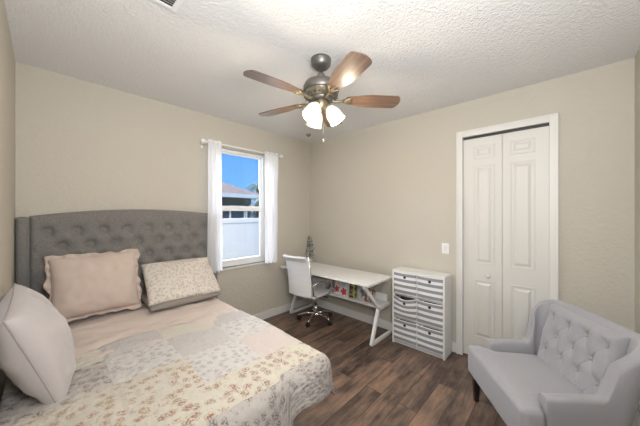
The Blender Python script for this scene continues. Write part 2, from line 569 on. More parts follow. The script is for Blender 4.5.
# light switch
sw = thing('light_switch', 'white light switch plate on the beige wall left of the closet door', 'switch', (RW, 1.217, 1.005))
MB().box(-.007, 0, -.034, .034, -.052, .052).build('cover_plate', M['vinyl'], sw, bevel=.003)
MB().hexa([(-.010, -.013, -.028), (-.007, -.013, -.028), (-.007, .013, -.028), (-.010, .013, -.028), (-.014, -.013, .028), (-.007, -.013, .028), (-.007, .013, .028), (-.014, .013, .028)]).build('rocker', M['white'], sw, bevel=.001)

# ------------------------------------------------------------------ window
win = thing('window_1', 'white single hung vinyl window', 'window', (0, 0, 0)); win['kind'] = 'structure'
fy0, fy1 = RL + .035, RL + .115
b_ = MB()
fw = .032
b_.box(WX0, WX0 + fw, fy0, fy1, WZ0, WZ1).box(WX1 - fw, WX1, fy0, fy1, WZ0, WZ1)
b_.box(WX0 + fw, WX1 - fw, fy0, fy1, WZ1 - fw, WZ1).box(WX0 + fw, WX1 - fw, fy0, fy1, WZ0, WZ0 + fw)
b_.build('window_frame', M['vinyl'], win, bevel=.004)
zm = 1.412
b_ = MB()
x0, x1 = WX0 + fw, WX1 - fw
b_.box(x0, x1, fy0 + .038, fy1 - .015, zm - .02, zm + .032)
b_.box(x0, x0 + .014, fy0 + .04, fy1 - .015, zm + .03, WZ1 - fw).box(x1 - .014, x1, fy0 + .04, fy1 - .015, zm + .03, WZ1 - fw)
b_.box(x0 + .014, x1 - .014, fy0 + .04, fy1 - .015, WZ1 - fw - .014, WZ1 - fw)
up = b_.build('upper_sash', M['vinyl'], win, bevel=.003)
MB().box(x0 + .02, x1 - .02, fy0 + .05, fy0 + .054, zm + .03, WZ1 - fw - .018).build('pane', M['glass'], up)
b_ = MB()
ly0, ly1 = fy0 + .004, fy0 + .036
b_.box(x0, x1, ly0, ly1, zm - .028, zm + .018).box(x0, x1, ly0, ly1, WZ0 + fw, WZ0 + fw + .045)
b_.box(x0, x0 + .034, ly0, ly1, WZ0 + fw + .045, zm - .028).box(x1 - .034, x1, ly0, ly1, WZ0 + fw + .045, zm - .028)
lo = b_.build('lower_sash', M['vinyl'], win, bevel=.003)
MB().box(x0 + .03, x1 - .03, ly0 + .014, ly0 + .018, WZ0 + fw + .04, zm - .025).build('pane', M['glass'], lo)
MB().box(1.745, 1.80, ly0 - .012, ly0, zm + .004, zm + .016).build('sash_lock', M['vinyl'], lo, bevel=.002)
MB().box(WX0 - .0, WX1, RL - .018, fy0, WZ0 - .022, WZ0).build('window_sill', M['trim'], win, bevel=.004)

# curtain rod and curtains
CY, CZ = 3.000, 2.088
rod = thing('curtain_rod', 'white curtain rod with ball ends above the window', 'curtain rod', (1.73, CY, CZ))
MB().tube([(-.475, 0, 0), (.475, 0, 0)], .0085, 12).build('pole', M['vinyl'], rod)
for sx in (-1, 1):
    MB().lathe([(.004, -.024), (.018, -.016), (.023, 0), (.018, .016), (.010, .024), (.010, .03)], 14, basis((sx * .498, 0, 0), (0, 1, 0), (0, 0, 1)) if sx < 0 else basis((sx * .498, 0, 0), (0, -1, 0), (0, 0, 1))).build('finial', M['vinyl'], rod)
    b_ = MB().tube([(sx * .445, .004, -.004), (sx * .445, .15, -.004)], .006, 8).box(sx * .445 - .012, sx * .445 + .012, .147, .155, -.035, .03)
    b_.build('bracket', M['vinyl'], rod)
def curtain(xa, xb, nf, ztop, zbot, label, seed, flare=0.):
    def fn(u, v):
        z = zbot + (ztop - zbot) * v
        ph = u * nf * 2 * pi + .8 * fbm((seed, v * 1.3, u * 2))
        pin = 1 - .22 * exp(-((z - CZ) / .05) ** 2)
        amp = .019 * (.75 + .5 * (1 - v)) * pin
        amp2 = max(.0165, amp) if abs(z - CZ) < .06 else amp
        sgn = sin(ph)
        y = CY + amp2 * sgn
        xx = xa + (xb - xa) * u + .012 * fbm((u * 3, v * 2.5, seed + 4)) + flare * (u - .5) * (1 - v)
        return (xx, y + .006 * fbm((u * 4, v * 3, seed)), z + (.006 * sin(ph) if v < .02 else 0))
    o = MB(); o.grid(90, 44, fn)
    o = o.build('curtain', M['curtain'])
    return tag(o, label, 'curtain', 'white window curtains')
curtain(1.285, 1.430, 3.5, 2.118, .742, 'left white sheer curtain panel hanging beside the grey headboard', 1, .02)
curtain(1.975, 2.180, 4.5, 2.112, .745, 'right white sheer curtain panel hanging on the desk side of the window', 5, -.03)

# ------------------------------------------------------------------ outside
MB().box(-25, 40, RL + T, 45, -.5, -.3).build('ground', M['grass'])['kind'] = 'structure'
fen = thing('fence', 'white vinyl fence outside close to the window', 'fence', (0, 5.6, -.3))
b_ = MB().box(-3, 9, -.02, .02, .1, 1.44)
for i in range(48):
    b_.box(-3 + i * .25 + .001, -3 + i * .25 + .249, -.022, -.018, .1, 1.44)
b_.build('panel', M['fence'], fen)
MB().box(-3, 9, -.04, .04, 1.44, 1.545).build('top_rail', M['fence'], fen, bevel=.006)
MB().box(-3, 9, -.04, .04, .0, .12).build('bottom_rail', M['fence'], fen, bevel=.006)
for px in (-1., 1.6, 4.5, 6.9):
    MB().box(px - .06, px + .06, -.062, .062, 0, 1.54).box(px - .075, px + .075, -.077, .077, 1.54, 1.57).build('post', M['fence'], fen, bevel=.006)
hs = thing('house', 'neighbouring house with brown shingle hip roof behind the white fence', 'house', (0, 12, -.16))
MB().box(-4.5, 7.78, .6, 9.4, 0, 2.4).build('wall', M['stucco'], hs)
ez = 2.45
b_ = MB()
A = [(-5, 0, ez), (8.2, 0, ez), (8.2, 10, ez), (-5, 10, ez)]
for p in A: b_.addv(p)
b_.addv((0, 5, ez + 2.25)); b_.addv((3.2, 5, ez + 2.25))
for q in ((0, 1, 5, 4), (1, 2, 5), (2, 3, 4, 5), (3, 0, 4), (3, 2, 1, 0)): b_.face(q)
b_.build('roof', M['shingle'], hs)
MB().box(-5, 8.2, -.03, 0, ez - .17, ez + .02).box(8.2, 8.23, -.03, 10, ez - .17, ez + .02).build('fascia', M['fascia'], hs)
MB().box(-5, 8.2, 0, .6, ez - .16, ez - .12).build('soffit', M['fascia'], hs)
for x0_, x1_ in ((5.2, 6.0), (6.6, 7.3)):
    f_ = MB().box(x0_ - .08, x1_ + .08, .55, .6, .9, 1.9).build('window', M['fascia'], hs)
    MB().box(x0_, x1_, .53, .56, .98, 1.82).build('pane', M['ext_dark'], f_)
MB().tube([(7.45, .52, 0), (7.45, .52, 1.7), (7.75, .05, 2.15), (7.9, .02, 2.3)], .06, 8).build('downspout', M['fascia'], hs)
pl = thing('palm_tree', 'green palm tree beyond the corner of the neighbouring house roof', 'tree', (10.6, 16.2, .35))
MB().tube([(0, 0, -.7), (.05, 0, 1.5), (0, .02, 2.9)], [.2, .15, .13], 10).build('trunk', M['bark'], pl)
for k in range(22):
    a = k * 2.399; lift = .2 + 1.1 * random.random(); ln = 1.0 + .35 * random.random()
    b_ = MB(); spine = []
    for i in range(9):
        t = i / 8
        r_ = ln * t * (.75 if lift > .8 else 1)
        spine.append(Vector((cos(a) * r_, sin(a) * r_, 2.85 + lift * t * .9 - 1.15 * t * t * (1.2 - lift * .5))))
    for i in range(8):
        p, q = spine[i], spine[i + 1]
        side = Vector((-sin(a), cos(a), 0))
        wd = .26 * sin(pi * min(.97, (i + .9) / 9))
        for sg in (-1, 1):
            v0 = b_.addv(p); v1 = b_.addv(p * .4 + q * .6); v2 = b_.addv(q + side * sg * wd + Vector((0, 0, -.12)) + (q - p) * .7)
            b_.face((v0, v1, v2))
    b_.tube(spine, .012, 5)
    b_.build('frond', M['palm'], pl)
bsh = thing('shrub', 'dark green shrub outside at the corner of the neighbouring house', 'shrub', (9.3, 13.6, -.3))
b_ = MB()
for k in range(3000):
    d_ = Vector((random.gauss(0, 1), random.gauss(0, 1), random.gauss(0, 1))).normalized()
    p = Vector((d_.x * .75, d_.y * .75, 1.6 + d_.z * 1.3)) * (.8 + .25 * random.random())
    a_ = d_.cross(Vector((random.random(), random.random(), random.random()))).normalized()
    c_ = d_.cross(a_)
    i_ = [b_.addv(p - a_ * .07), b_.addv(p - c_ * .035), b_.addv(p + a_ * .07 + d_ * .03), b_.addv(p + c_ * .035)]
    b_.face(i_)
b_.build('foliage', M['palm'], bsh)
MB().tube([(0, 0, 0), (0, 0, 1.0)], [.06, .03], 8).build('stem', M['bark'], bsh)

# ------------------------------------------------------------------ bed
bed = thing('bed', 'bed with tall grey button-tufted upholstered headboard by the window wall', 'bed', (0, 3.15, 0))
HY = -.09                      # headboard face (local y)
def htop(x):
    return 1.325 + .062 * sin(pi * max(0, min(1, (x - .0) / 1.44))) ** .8 + .01 * (x / 1.4)
HX0, HX1 = .066, 1.350
btn = []
for rz, xs0 in ((1.222, .155), (1.112, .2335), (.996, .155), (.882, .2335), (.768, .155)):
    x = xs0
    while x < HX1 - .04:
        btn.append((x, rz)); x += .1575
def tuft(x, z, bx, bz, x0, z0, btns, near=.2):
    d2 = 9
    for (a, c) in btns:
        if abs(a - x) < near and abs(c - z) < near:
            d2 = min(d2, (a - x) ** 2 + (c - z) ** 2)
    dim = exp(-d2 / (2 * .020 ** 2)) + .5 * exp(-d2 / (2 * .045 ** 2))
    p = (x - x0) / bx; q = (z - z0) / bz
    c1 = abs(sin(pi * (p + q) / 2)); c2 = abs(sin(pi * (p - q) / 2))
    crease = exp(-(min(c1, c2) / .13) ** 2)
    return dim, crease
def hfn(u, v):
    x = HX0 + (HX1 - HX0) * u
    z = .40 + (htop(x) - .40) * v
    dim, cr_ = tuft(x, z, .07875, .113, .155, 1.222, btn)
    ed = min(1, min(u * 1.284, (1 - u) * 1.284, (1 - v) * 1.0) / .03)
    edge = sqrt(max(0, 1 - (1 - ed) ** 2))
    fade = sstep(0, .12, htop(x) - z - .02)
    y = HY + .035 - .038 * edge + .036 * dim * edge + .004 * cr_ * edge * fade
    return (x, y, z)
o = MB(); o.grid(190, 130, hfn)
hb = o.build('headboard', M['headboard'], bed)
o = MB()
NB = 40
pr = [(HX0 + (HX1 - HX0) * i / NB, htop(HX0 + (HX1 - HX0) * i / NB)) for i in range(NB + 1)]
o.prism([(HX0, .25), (HX1, .25)] + list(reversed(pr)), HY + .03, -.012, 'y')
o.build('headboard_back', M['headboard'], bed)
b0 = None
for (x, z) in btn:
    if b0 is None:
        b0 = MB().lathe([(.0015, 0.008), (.007, .0065), (.0105, .002), (.011, -.003)], 12, basis((0, 0, 0), (1, 0, 0), (0, 0, 1)), True, False)
        b0 = b0.build('button', M['headboard'], hb)
        c = b0
    else:
        c = b0.copy(); COL.objects.link(c); c.parent = hb
    c.location = (x, HY + .036, z)
for (xa, xb) in ((.004, .066), (1.350, 1.412)):
    def wf(u, v, xa=xa, xb=xb):
        # rounded padded wing: closed tube-like section
        a = 2 * pi * u
        ex = 3.0
        cx, cy = (xa + xb) / 2, (-.012 - .118) / 2
        hx, hy = (xb - xa) / 2, (.118 - .012) / 2
        sc_ = 1.0
        top = htop((xa + xb) / 2) - .012
        z = .12 + (top - .12) * min(1, v * 1.06)
        if v > .943:
            k = (v - .943) / .057
            sc_ = max(.02, cos(k * pi / 2)); z = top + .014 * sin(k * pi / 2)
        ca, sa = cos(a), sin(a)
        px_ = cx + hx * sc_ * math.copysign(abs(ca) ** (2 / ex), ca)
        py_ = cy + hy * sc_ * math.copysign(abs(sa) ** (2 / ex), sa)
        py_ += .028 * sstep(.9, .2, z) * (0 if sa > 0 else 1) * 0
        return (px_, py_, z)
    o = MB(); o.grid(28, 60, wf)
    o.build('headboard_wing', M['headboard'], bed, weld=True)
# frame rails, slats and legs
for (xa, xb, ya, yb) in ((.05, .08, -1.66, -.16), (1.09, 1.12, -1.66, -.16), (.08, 1.09, -1.66, -1.63), (.08, 1.09, -.19, -.16)):
    MB().box(xa, xb, ya, yb, .20, .29).build('rail', M['darkmetal'], bed, bevel=.003)
for i in range(6):
    MB().box(.08, 1.09, -1.58 + i * .26, -1.51 + i * .26, .262, .285).build('slat', M['darkmetal'], bed)
for (xa, ya) in ((.065, -1.645), (1.105, -1.645), (.065, -.5), (1.105, -.5)):
    MB().tube([(xa, ya, 0), (xa, ya, .21)], .018, 10).build('leg', M['darkmetal'], bed)

def rbox(name, x0, x1, y0, y1, z0, z1, r, mat, seg=4, parent=None):
    return MB().box(x0, x1, y0, y1, z0, z1).build(name, mat, parent, bevel=r, seg=seg)
mt = rbox('mattress', .04, 1.175, 1.41, 2.985, .292, .545, .05, M['mattress'])
tag(mt, 'white mattress on the bed frame under the blush sheet', 'mattress')

XR, YF, ZT = 1.200, 1.365, .567       # edge where the covers bend down
def drape(s, t, lift, flare=.10):
    ex = max(0, s - XR); ey = max(0, YF - t)
    d = hypot(ex, ey)
    r_ = .055 + lift * 2.2
    x, y = min(s, XR), max(t, YF)
    z = ZT + lift
    if d > 1e-6:
        nx, ny = ex / d, -ey / d
        if d < r_ * pi / 2:
            out, dn = r_ * sin(d / r_), r_ * (1 - cos(d / r_))
        else:
            h = d - r_ * pi / 2
            out, dn = r_ + flare * h, r_ + h * .985
        x += nx * out; y += ny * out; z -= dn
    return x, y, z, d
# blush blanket
def bl(u, v):
    s = .034 + (1.52 - .034) * u
    t = 2.12 + (2.955 - 2.12) * v
    x, y, z, d = drape(s, t, .0)
    wr = .010 * fbm((s * 4, t * 9, 1.)) + .012 * fbm((s * 9 + t * 11, t * 12 - s * 5, 3.)) + .004 * fbm((s * 22, t * 22, 5.))
    crown = .014 * sin(pi * min(1, max(0, s / 1.25))) + .012 * sstep(2.2, 2.8, t)
    if d > 0: x += .012 * sin(t * 26 + 2 * fbm((t * 3, 0, 0))) * min(1, d / .2); wr *= .3
    return (x, y, z + wr + crown + .004)
o = MB(); o.grid(110, 70, bl, lambda u, v: (u * 1.5, v * .85))
o = o.build('blanket', M['blush'], solid=.006)
tag(o, 'blush pink wrinkled bedsheet across the pillow end of the bed', 'bedsheet')
# quilt
CELL = .30
QY0, QY1 = 1.365 - .50, 2.30
NSX, NTY = 78, 74
S0, S1 = .012, .012 + 78 * .0195
def qmat(u, v):
    s = S0 + (S1 - S0) * u; t = QY0 + (QY1 - QY0) * v
    j = math.floor((t - 1.53) / CELL); i = math.floor((s - .05) / CELL)
    if t < 1.325:
        return 5 if s > .55 else (3 if s > .2 else 6)
    if t < 1.53: return 3 if s > .35 else 6
    tab = {0: [6, 6, 1, 0, 4, 4], 1: [5, 1, 2, 1, 0, 0], 2: [4, 2, 4, 2, 1, 1]}
    return tab.get(j, [3, 3, 0, 0, 2, 1])[max(0, min(5, i))]
def hemL(s):
    base = .235 + .28 * sstep(.925, .885, s) + .02 * sin(s * 17)
    return base
def qf(u, v):
    s = S0 + (S1 - S0) * u
    t = QY0 + (QY1 - QY0) * v
    # hem shape: compress the part beyond the foot edge
    if t < YF:
        k = (YF - t) / (YF - QY0)
        t = YF - k * hemL(min(s, XR))
    if s > XR:
        k = (s - XR) / (S1 - XR)
        s = XR + k * .30
    # wavy inner (pillow) edge
    t2 = t - (.05 * sstep(.55, 1.2, s) + .015 * sin(s * 9)) * sstep(1.6, 2.3, t)
    ex, ey = max(0, s - XR), max(0, YF - t)
    if ex > 0 and ey > 0:           # round the corner of the cloth
        d_ = hypot(ex, ey); lim = max(ex, ey) * 1.0
        if d_ > lim: s = XR + ex * lim / d_; t2 = YF - ey * lim / d_
    x, y, z, d = drape(s, t2, .012, .08)
    x -= .022 * sstep(1.9, 1.4, t) * sstep(.8, 1.15, s)
    sm = (s - .05) % CELL; tm = (t - 1.53) % CELL
    dm = min(sm, CELL - sm, tm, CELL - tm)
    groove = -.006 * exp(-(dm / .011) ** 2) if t >= 1.345 else 0
    puff = .011 * fbm((s * 5, t * 5, 2.2)) + .004 * fbm((s * 15, t * 15, 7.)) + .003 * fbm((s * 34, t * 34, 4.))
    crown = .014 * sin(pi * min(1, max(0, s / 1.25)))
    if d > .05:
        k = min(1, (d - .05) / .25)
        if ey > ex:
            y -= k * (.022 * sin(x * 19 + 1.0) + .03 * sstep(.96, .89, x) + .012)
        else:
            x += k * (.016 * sin(y * 21) + .006)
        puff *= .4
    return (x, y, z + groove + puff + crown)
o = MB(); o.grid(NSX * 2, NTY * 2, qf, lambda u, v: (S0 + (S1 - S0) * u, QY0 + (QY1 - QY0) * v), True, qmat)
o = o.build('quilt', QF, solid=.010)
tag(o, 'pastel floral patchwork quilt spread over the foot half of the bed', 'quilt')

# pillows
def pillow(name, wd, ht, th, Mx, mat, seed, pinch=.07, wr=.012, nu=46, nv=40, parent=None, sag=0.):
    o = MB(); o.M = Mx
    def surf(sg):
        def fn(u, v):
            a, c = 2 * u - 1, 2 * v - 1
            x = wd / 2 * a * (1 - pinch * (1 - c * c) * abs(a) ** 2)
            y = ht / 2 * c * (1 - pinch * (1 - a * a) * abs(c) ** 2)
            e = max(0, (1 - a * a) * (1 - c * c))
            z = th / 2 * e ** .42 * (1 - sag * c)
            n_ = fbm((a * 2.2 + seed, c * 2.2, sg * 3.)) + .5 * fbm((a * 5 + seed, c * 5, sg * 5.))
            z += wr * n_ * min(1, e * 4)
            return (x, y, sg * z)
        return fn
    o.grid(nu, nv, surf(1), lambda u, v: (u * wd, v * ht))
    b2 = len(o.f)
    o.grid(nu, nv, surf(-1), lambda u, v: (u * wd + 2, v * ht))
    for i in range(b2, len(o.f)): o.f[i] = tuple(reversed(o.f[i]))
    return o.build(name, mat, parent, weld=True)
def ruffle(wd, ht, Mx, mat, parent, pinch, width=.03, waves=26, seed=0):
    per = []
    n = 360
    for k in range(n + 1):
        q = 4 * k / n
        if q < 1: a, c = -1 + 2 * q, -1
        elif q < 2: a, c = 1, -1 + 2 * (q - 1)
        elif q < 3: a, c = 1 - 2 * (q - 2), 1
        else: a, c = -1, 1 - 2 * (min(q, 4) - 3)
        per.append((a, c))
    o = MB(); o.M = Mx
    def fn(u, v):
        k = min(n, int(round(u * n))); a, c = per[k]
        x = wd / 2 * a * (1 - pinch * (1 - c * c)); y = ht / 2 * c * (1 - pinch * (1 - a * a))
        m_ = max(abs(a), abs(c)); nx = a ** 9; ny = c ** 9
        l = hypot(nx, ny); nx /= l; ny /= l
        wv_ = sin(u * waves * 2 * pi + 2 * fbm((u * 20, seed, 0)))
        ww = width * (1 + .8 * fbm((u * 24, seed, 1)))
        return (x + nx * (ww * v - .01), y + ny * (ww * v - .01), .011 * wv_ * v)
    o.grid(n, 4, fn)
    return o.build('ruffle', mat, parent, solid=.002)
pk = thing('pillow', 'dusty pink rectangular pillow with ruffled edge leaning on the headboard', 'pillow', (.405, 2.845, .845))
Mp = basis((0, 0, 0), (1, .03, .0), (0.03, .30, .95))
pillow('cushion', .50, .43, .19, Mp, M['pinkp'], 2., .05, .010, parent=pk)
ruffle(.50, .43, Mp, M['pinkp'], pk, .05)
gp = pillow('pillow', .56, .36, .095, basis((.955, 2.775, .648), (1, .02, 0), (0, .99, .10)), M['greyp'], 9., .03, .004)
tag(gp, 'flat taupe grey pillow lying under the floral pillow', 'pillow')
fp = pillow('pillow', .56, .42, .13, basis((.968, 2.79, .788), (1, -.05, .0), (.0, .78, .64)), M['flor_pillow'], 5., .02, .008)
tag(fp, 'cream pillow with tiny floral print resting on the taupe pillow', 'pillow')
mv = thing('pillow', 'large pale mauve square cushion leaning against the left wall', 'pillow', (.108, 2.115, .778))
Mm = basis((0, 0, 0), (.0, 1, .07), (-.33, .02, .94))
pillow('cushion', .54, .44, .215, Mm, M['mauve'], 12., .045, .012, parent=mv)
# piping seam around the cushion
sp_ = []
for k in range(81):
    q = 4 * k / 80
    if q < 1: a, c = -1 + 2 * q, -1
    elif q < 2: a, c = 1, -1 + 2 * (q - 1)
    elif q < 3: a, c = 1 - 2 * (q - 2), 1
    else: a, c = -1, 1 - 2 * (q - 3)
    sp_.append(Mm @ Vector(((.27 * a * (1 - .045 * (1 - c * c))), .22 * c * (1 - .045 * (1 - a * a)), 0)))
MB().tube(sp_, .0035, 6).build('piping', P('mauve_piping', (.42, .37, .37), .8), mv)

# ------------------------------------------------------------------ ceiling fan
FX, FY = 1.447, 1.575
fan = thing('ceiling_fan', 'brown five-blade ceiling fan with lit glass shades', 'ceiling fan', (FX, FY, RH))
MB().lathe([(.030, -.062), (.050, -.058), (.066, -.040), (.070, -.012), (.070, 0)], 32).build('canopy', M['pewter'], fan)
MB().tube([(0, 0, -.07), (0, 0, -.150)], .013, 14).lathe([(.02, -.135), (.028, -.125), (.028, -.108), (.018, -.10)], 20).build('downrod', M['pewter'], fan)
MB().lathe([(.035, -.142), (.070, -.147), (.108, -.166), (.122, -.192), (.124, -.222), (.116, -.232)], 40).build('motor_housing', M['pewter'], fan)
o = MB().lathe([(.116, -.230), (.112, -.238), (.088, -.264), (.080, -.268)], 40, None, False, False)
band = o.build('motor_band', M['brass'], fan)
for k in range(20):
    a = 2 * pi * k / 20
    MB().hexa([(.078, -.004, -.268), (.113, -.007, -.232), (.113, .007, -.232), (.078, .004, -.268), (.082, -.004, -.274), (.120, -.007, -.238), (.120, .007, -.238), (.082, .004, -.274)])
o = MB()
for k in range(20):
    o.M = Matrix.Rotation(2 * pi * k / 20, 4, 'Z')
    o.box(.086, .118, -.006, .006, -.262, -.236)
o.build('motor_vent', M['pewter'], band)
MB().lathe([(.080, -.264), (.078, -.284), (.060, -.290), (.050, -.292)], 32).build('flywheel', M['pewter'], fan)
MB().lathe([(.046, -.288), (.050, -.300), (.048, -.325), (.040, -.345), (.030, -.358), (.012, -.366), (.004, -.370)], 28).build('switch_housing', M['brass'], fan)
BZ = -.278
def blade_at(ang):
    Rz = Matrix.Rotation(ang, 4, 'Z'); pitch = Matrix.Rotation(R(-11), 4, 'X')
    o = MB(); o.M = Rz
    # blade iron: forked arm
    o.tube([(.065, 0, BZ), (.10, 0, BZ - .012), (.14, 0, BZ - .006), (.175, 0, BZ + .002)], [.012, .010, .010, .008], 8)
    o.M = Rz @ Matrix.Translation((0, 0, BZ)) @ pitch
    for sg in (-1, 0, 1):
        o.tube([(.150, 0, -.004), (.172, sg * .018, -.006), (.200, sg * .030, -.006), (.218, sg * .026, -.005)], [.009, .008, .007, .004], 8)
    iron = o.build('blade_iron', M['brass'], fan)
    o = MB(); o.M = Rz @ Matrix.Translation((0, 0, BZ)) @ pitch
    n = 30; r0, r1 = .168, .555
    top = []
    for k in range(n + 1):
        t = k / n
        r = r0 + (r1 - r0) * t
        hw = .042 + .026 * sstep(0, .5, t)
        e0 = min(1, t / .08); e1 = min(1, (1 - t) / .10)
        hw *= (sqrt(max(0, 1 - (1 - e0) ** 2)) * .5 + .5) * max(.25, sqrt(max(0, 1 - (1 - e1) ** 2)))
        top.append((r, hw))
    lo_ = []; hi_ = []
    for r, hw in top:
        for dz, lst in ((-.003, lo_), (.003, hi_)):
            lst.append((o.addv((r, -hw, dz), (r, -hw)), o.addv((r, hw, dz), (r, hw))))
    for k in range(n):
        a, b2 = lo_[k], lo_[k + 1]; o.face((a[0], a[1], b2[1], b2[0]))
        a, b2 = hi_[k], hi_[k + 1]; o.face((a[0], b2[0], b2[1], a[1]))
        o.face((lo_[k][0], lo_[k + 1][0], hi_[k + 1][0], hi_[k][0])); o.face((lo_[k][1], hi_[k][1], hi_[k + 1][1], lo_[k + 1][1]))
    o.face((lo_[0][0], hi_[0][0], hi_[0][1], lo_[0][1])); o.face((lo_[n][0], lo_[n][1], hi_[n][1], hi_[n][0]))
    o.build('blade', M['blade'], fan)
for k in range(5): blade_at(R(29.5 + 72 * k))
# three glass shades
for k, ang in enumerate((R(-48), R(70), R(188))):
    Rz = Matrix.Rotation(ang, 4, 'Z')
    tilt = R(34)
    ax = Rz @ Matrix.Translation((.042, 0, -.315)) @ Matrix.Rotation(-tilt, 4, 'Y') @ Matrix.Rotation(pi, 4, 'X')
    o = MB().lathe([(.016, -.02), (.020, .0), (.026, .018), (.028, .030)], 18, ax)
    o.build('lamp_holder', M['brass'], fan)
    o = MB().lathe([(.026, .022), (.038, .040), (.050, .066), (.054, .090), (.053, .112), (.058, .134), (.055, .134), (.050, .112), (.051, .090), (.047, .066), (.035, .042), (.024, .026)], 28, ax, False, False)
    sh = o.build('lamp_shade', M['shade'], fan)
    MB().lathe([(.010, .03), (.012, .045), (.021, .066), (.024, .082), (.018, .098), (.004, .104)], 16, ax).build('bulb', M['bulb'], sh)
    p = ax @ Vector((0, 0, .155))
    light('fan_bulb', 'POINT', (FX + p.x, FY + p.y, RH + p.z), 4.5, (1, .84, .62), shadow_soft_size=.05)
MB().tube([(.012, -.012, -.366), (.012, -.012, -.555)], .0018, 6).lathe([(.002, -.578), (.005, -.57), (.004, -.555), (.002, -.55)], 10, Matrix.Translation((.012, -.012, 0))).build('pull_chain', M['pewter'], fan)

# sprinkler dot and ceiling vent
spk = thing('sprinkler_head', 'small grey sprinkler head on the ceiling near the far corner', 'sprinkler', (2.58, 2.86, RH))
MB().lathe([(.010, -.022), (.030, -.018), (.034, -.006), (.034, 0)], 20).build('body', P('grey_plastic', (.25, .25, .25), .6), spk)
MB().lathe([(.004, -.034), (.014, -.032), (.014, -.028), (.005, -.02)], 14).build('deflector', M['pewter'], spk)
vt = thing('ceiling_vent', 'white slatted air vent in the ceiling near the left wall', 'vent', (.50, 1.75, RH))
MB().box(-.15, -.125, -.09, .09, -.008, 0).box(.085, .11, -.09, .09, -.008, 0).box(-.125, .085, -.09, -.068, -.008, 0).box(-.125, .085, .068, .09, -.008, 0).build('vent_frame', M['vinyl'], vt, bevel=.002)
MB().box(-.125, .085, -.068, .068, -.0015, -.0005).build('duct_shade', M['opening_shade'], vt)  # flat dark sheet, painted shade of the hole behind the louvers
for i in range(8):
    y = -.06 + i * .017
    MB().hexa([(-.125, y, -.008), (.085, y, -.008), (.085, y + .002, -.008), (-.125, y + .002, -.008), (-.125, y + .008, -.002), (.085, y + .008, -.002), (.085, y + .010, -.002), (-.125, y + .010, -.002)]).build('louver', M['vinyl'], vt)

# ------------------------------------------------------------------ desk
DX0, DX1, DYa, DYb, DZ = 2.272, 2.772, 1.725, 3.09, .662
dk = thing('desk', 'white desk with angled metal legs against the beige wall', 'desk', (0, 0, 0))
MB().box(DX0, DX1, DYa, DYb, DZ - .022, DZ).build('desktop', M['white'], dk, bevel=.003)
def sqtube(o, pts, h=.016):
    for a, b2 in zip(pts, pts[1:]):
        a, b2 = Vector(a), Vector(b2); d = (b2 - a).normalized(); s_ = Vector((0, 1, 0)); n_ = d.cross(s_)
        p = []
        for q in (a - d * h * .5, b2 + d * h * .5):
            p += [q - s_ * h - n_ * h, q + s_ * h - n_ * h, q + s_ * h + n_ * h, q - s_ * h + n_ * h]
        o.hexa(p)
for y in (1.785, 3.045):
    o = MB()
    sqtube(o, [(2.85, y, .016), (2.430, y, .016), (2.560, y, .352), (2.300, y, DZ - .036), (2.752, y, DZ - .036)])
    sqtube(o, [(2.560, y, .345), (2.79, y, .345)])
    o.build('leg', M['white'], dk, bevel=.003)
MB().box(2.545, 2.80, 1.802, 3.028, .352, .370).build('shelf', M['white'], dk, bevel=.003)
MB().box(2.775, 2.788, 1.802, 3.028, .370, .445).build('shelf_back', M['white'], dk, bevel=.002)

# things on the desk shelf
def art(name, base, blobs, scale):
    m, nt, b = new_mat(name)
    L = nt.links.new
    tc = N(nt, 'ShaderNodeTexCoord')
    prev = None
    for i, (col, lo_, hi_) in enumerate(blobs):
        t = N(nt, 'ShaderNodeTexNoise', i_Scale=float(scale), i_Detail=1.5)
        of = N(nt, 'ShaderNodeVectorMath', operation='ADD'); of.inputs[1].default_value = (i * 3.7 + scale, i * 1.3, i * 5.1)
        L(tc.outputs['Object'], of.inputs[0]); L(of.outputs[0], t.inputs['Vector'])
        mr = N(nt, 'ShaderNodeMapRange'); mr.inputs['From Min'].default_value = lo_; mr.inputs['From Max'].default_value = hi_
        L(t.outputs['Fac'], mr.inputs['Value'])
        mx = N(nt, 'ShaderNodeMix', data_type='RGBA')
        mx.inputs[6].default_value = (*base, 1); mx.inputs[7].default_value = (*col, 1)
        L(mr.outputs[0], mx.inputs[0])
        if prev: L(prev, mx.inputs[6])
        prev = mx.outputs[2]
    L(prev, b.inputs['Base Color'])
    b.inputs['Roughness'].default_value = .45
    return m
def shelf_book(name, y0, y1, h, th, x, lean, cover, label, cat, pages=True):
    t = thing(name, label, cat, (x, (y0 + y1) / 2, .3705))
    hw = abs(y1 - y0) / 2
    Mx = Matrix.Rotation(R(lean), 4, 'Y')
    o = MB(); o.M = Mx
    o.box(0, .0025, -hw, hw, 0.0, h).box(th - .0025, th, -hw, hw, 0.0, h).box(0, th, -hw, -hw + .003, 0.0, h)
    o.build('cover', cover, t)
    o = MB(); o.M = Mx
    o.box(.003, th - .003, -hw + .003, hw - .003, .003, h - .004)
    o.build('pages', P(name + '_paper', (.75, .73, .68), .9), t)
    return t, Mx, hw
shelf_book('picture_book', 2.43, 2.575, .205, .014, 2.60, 9, art('grey_portrait', (.30, .28, .27), [((.62, .5, .42), .5, .56), ((.12, .1, .1), .56, .6)], 14),
           'grey picture book leaning at the chair end of the desk shelf', 'book')
t, Mx, hw = shelf_book('picture_book', 2.205, 2.42, .195, .016, 2.595, 8, art('pale_cover', (.78, .76, .76), [((.70, .62, .62), .52, .6)], 12),
                       'white book with red and teal cover on the desk shelf', 'book')
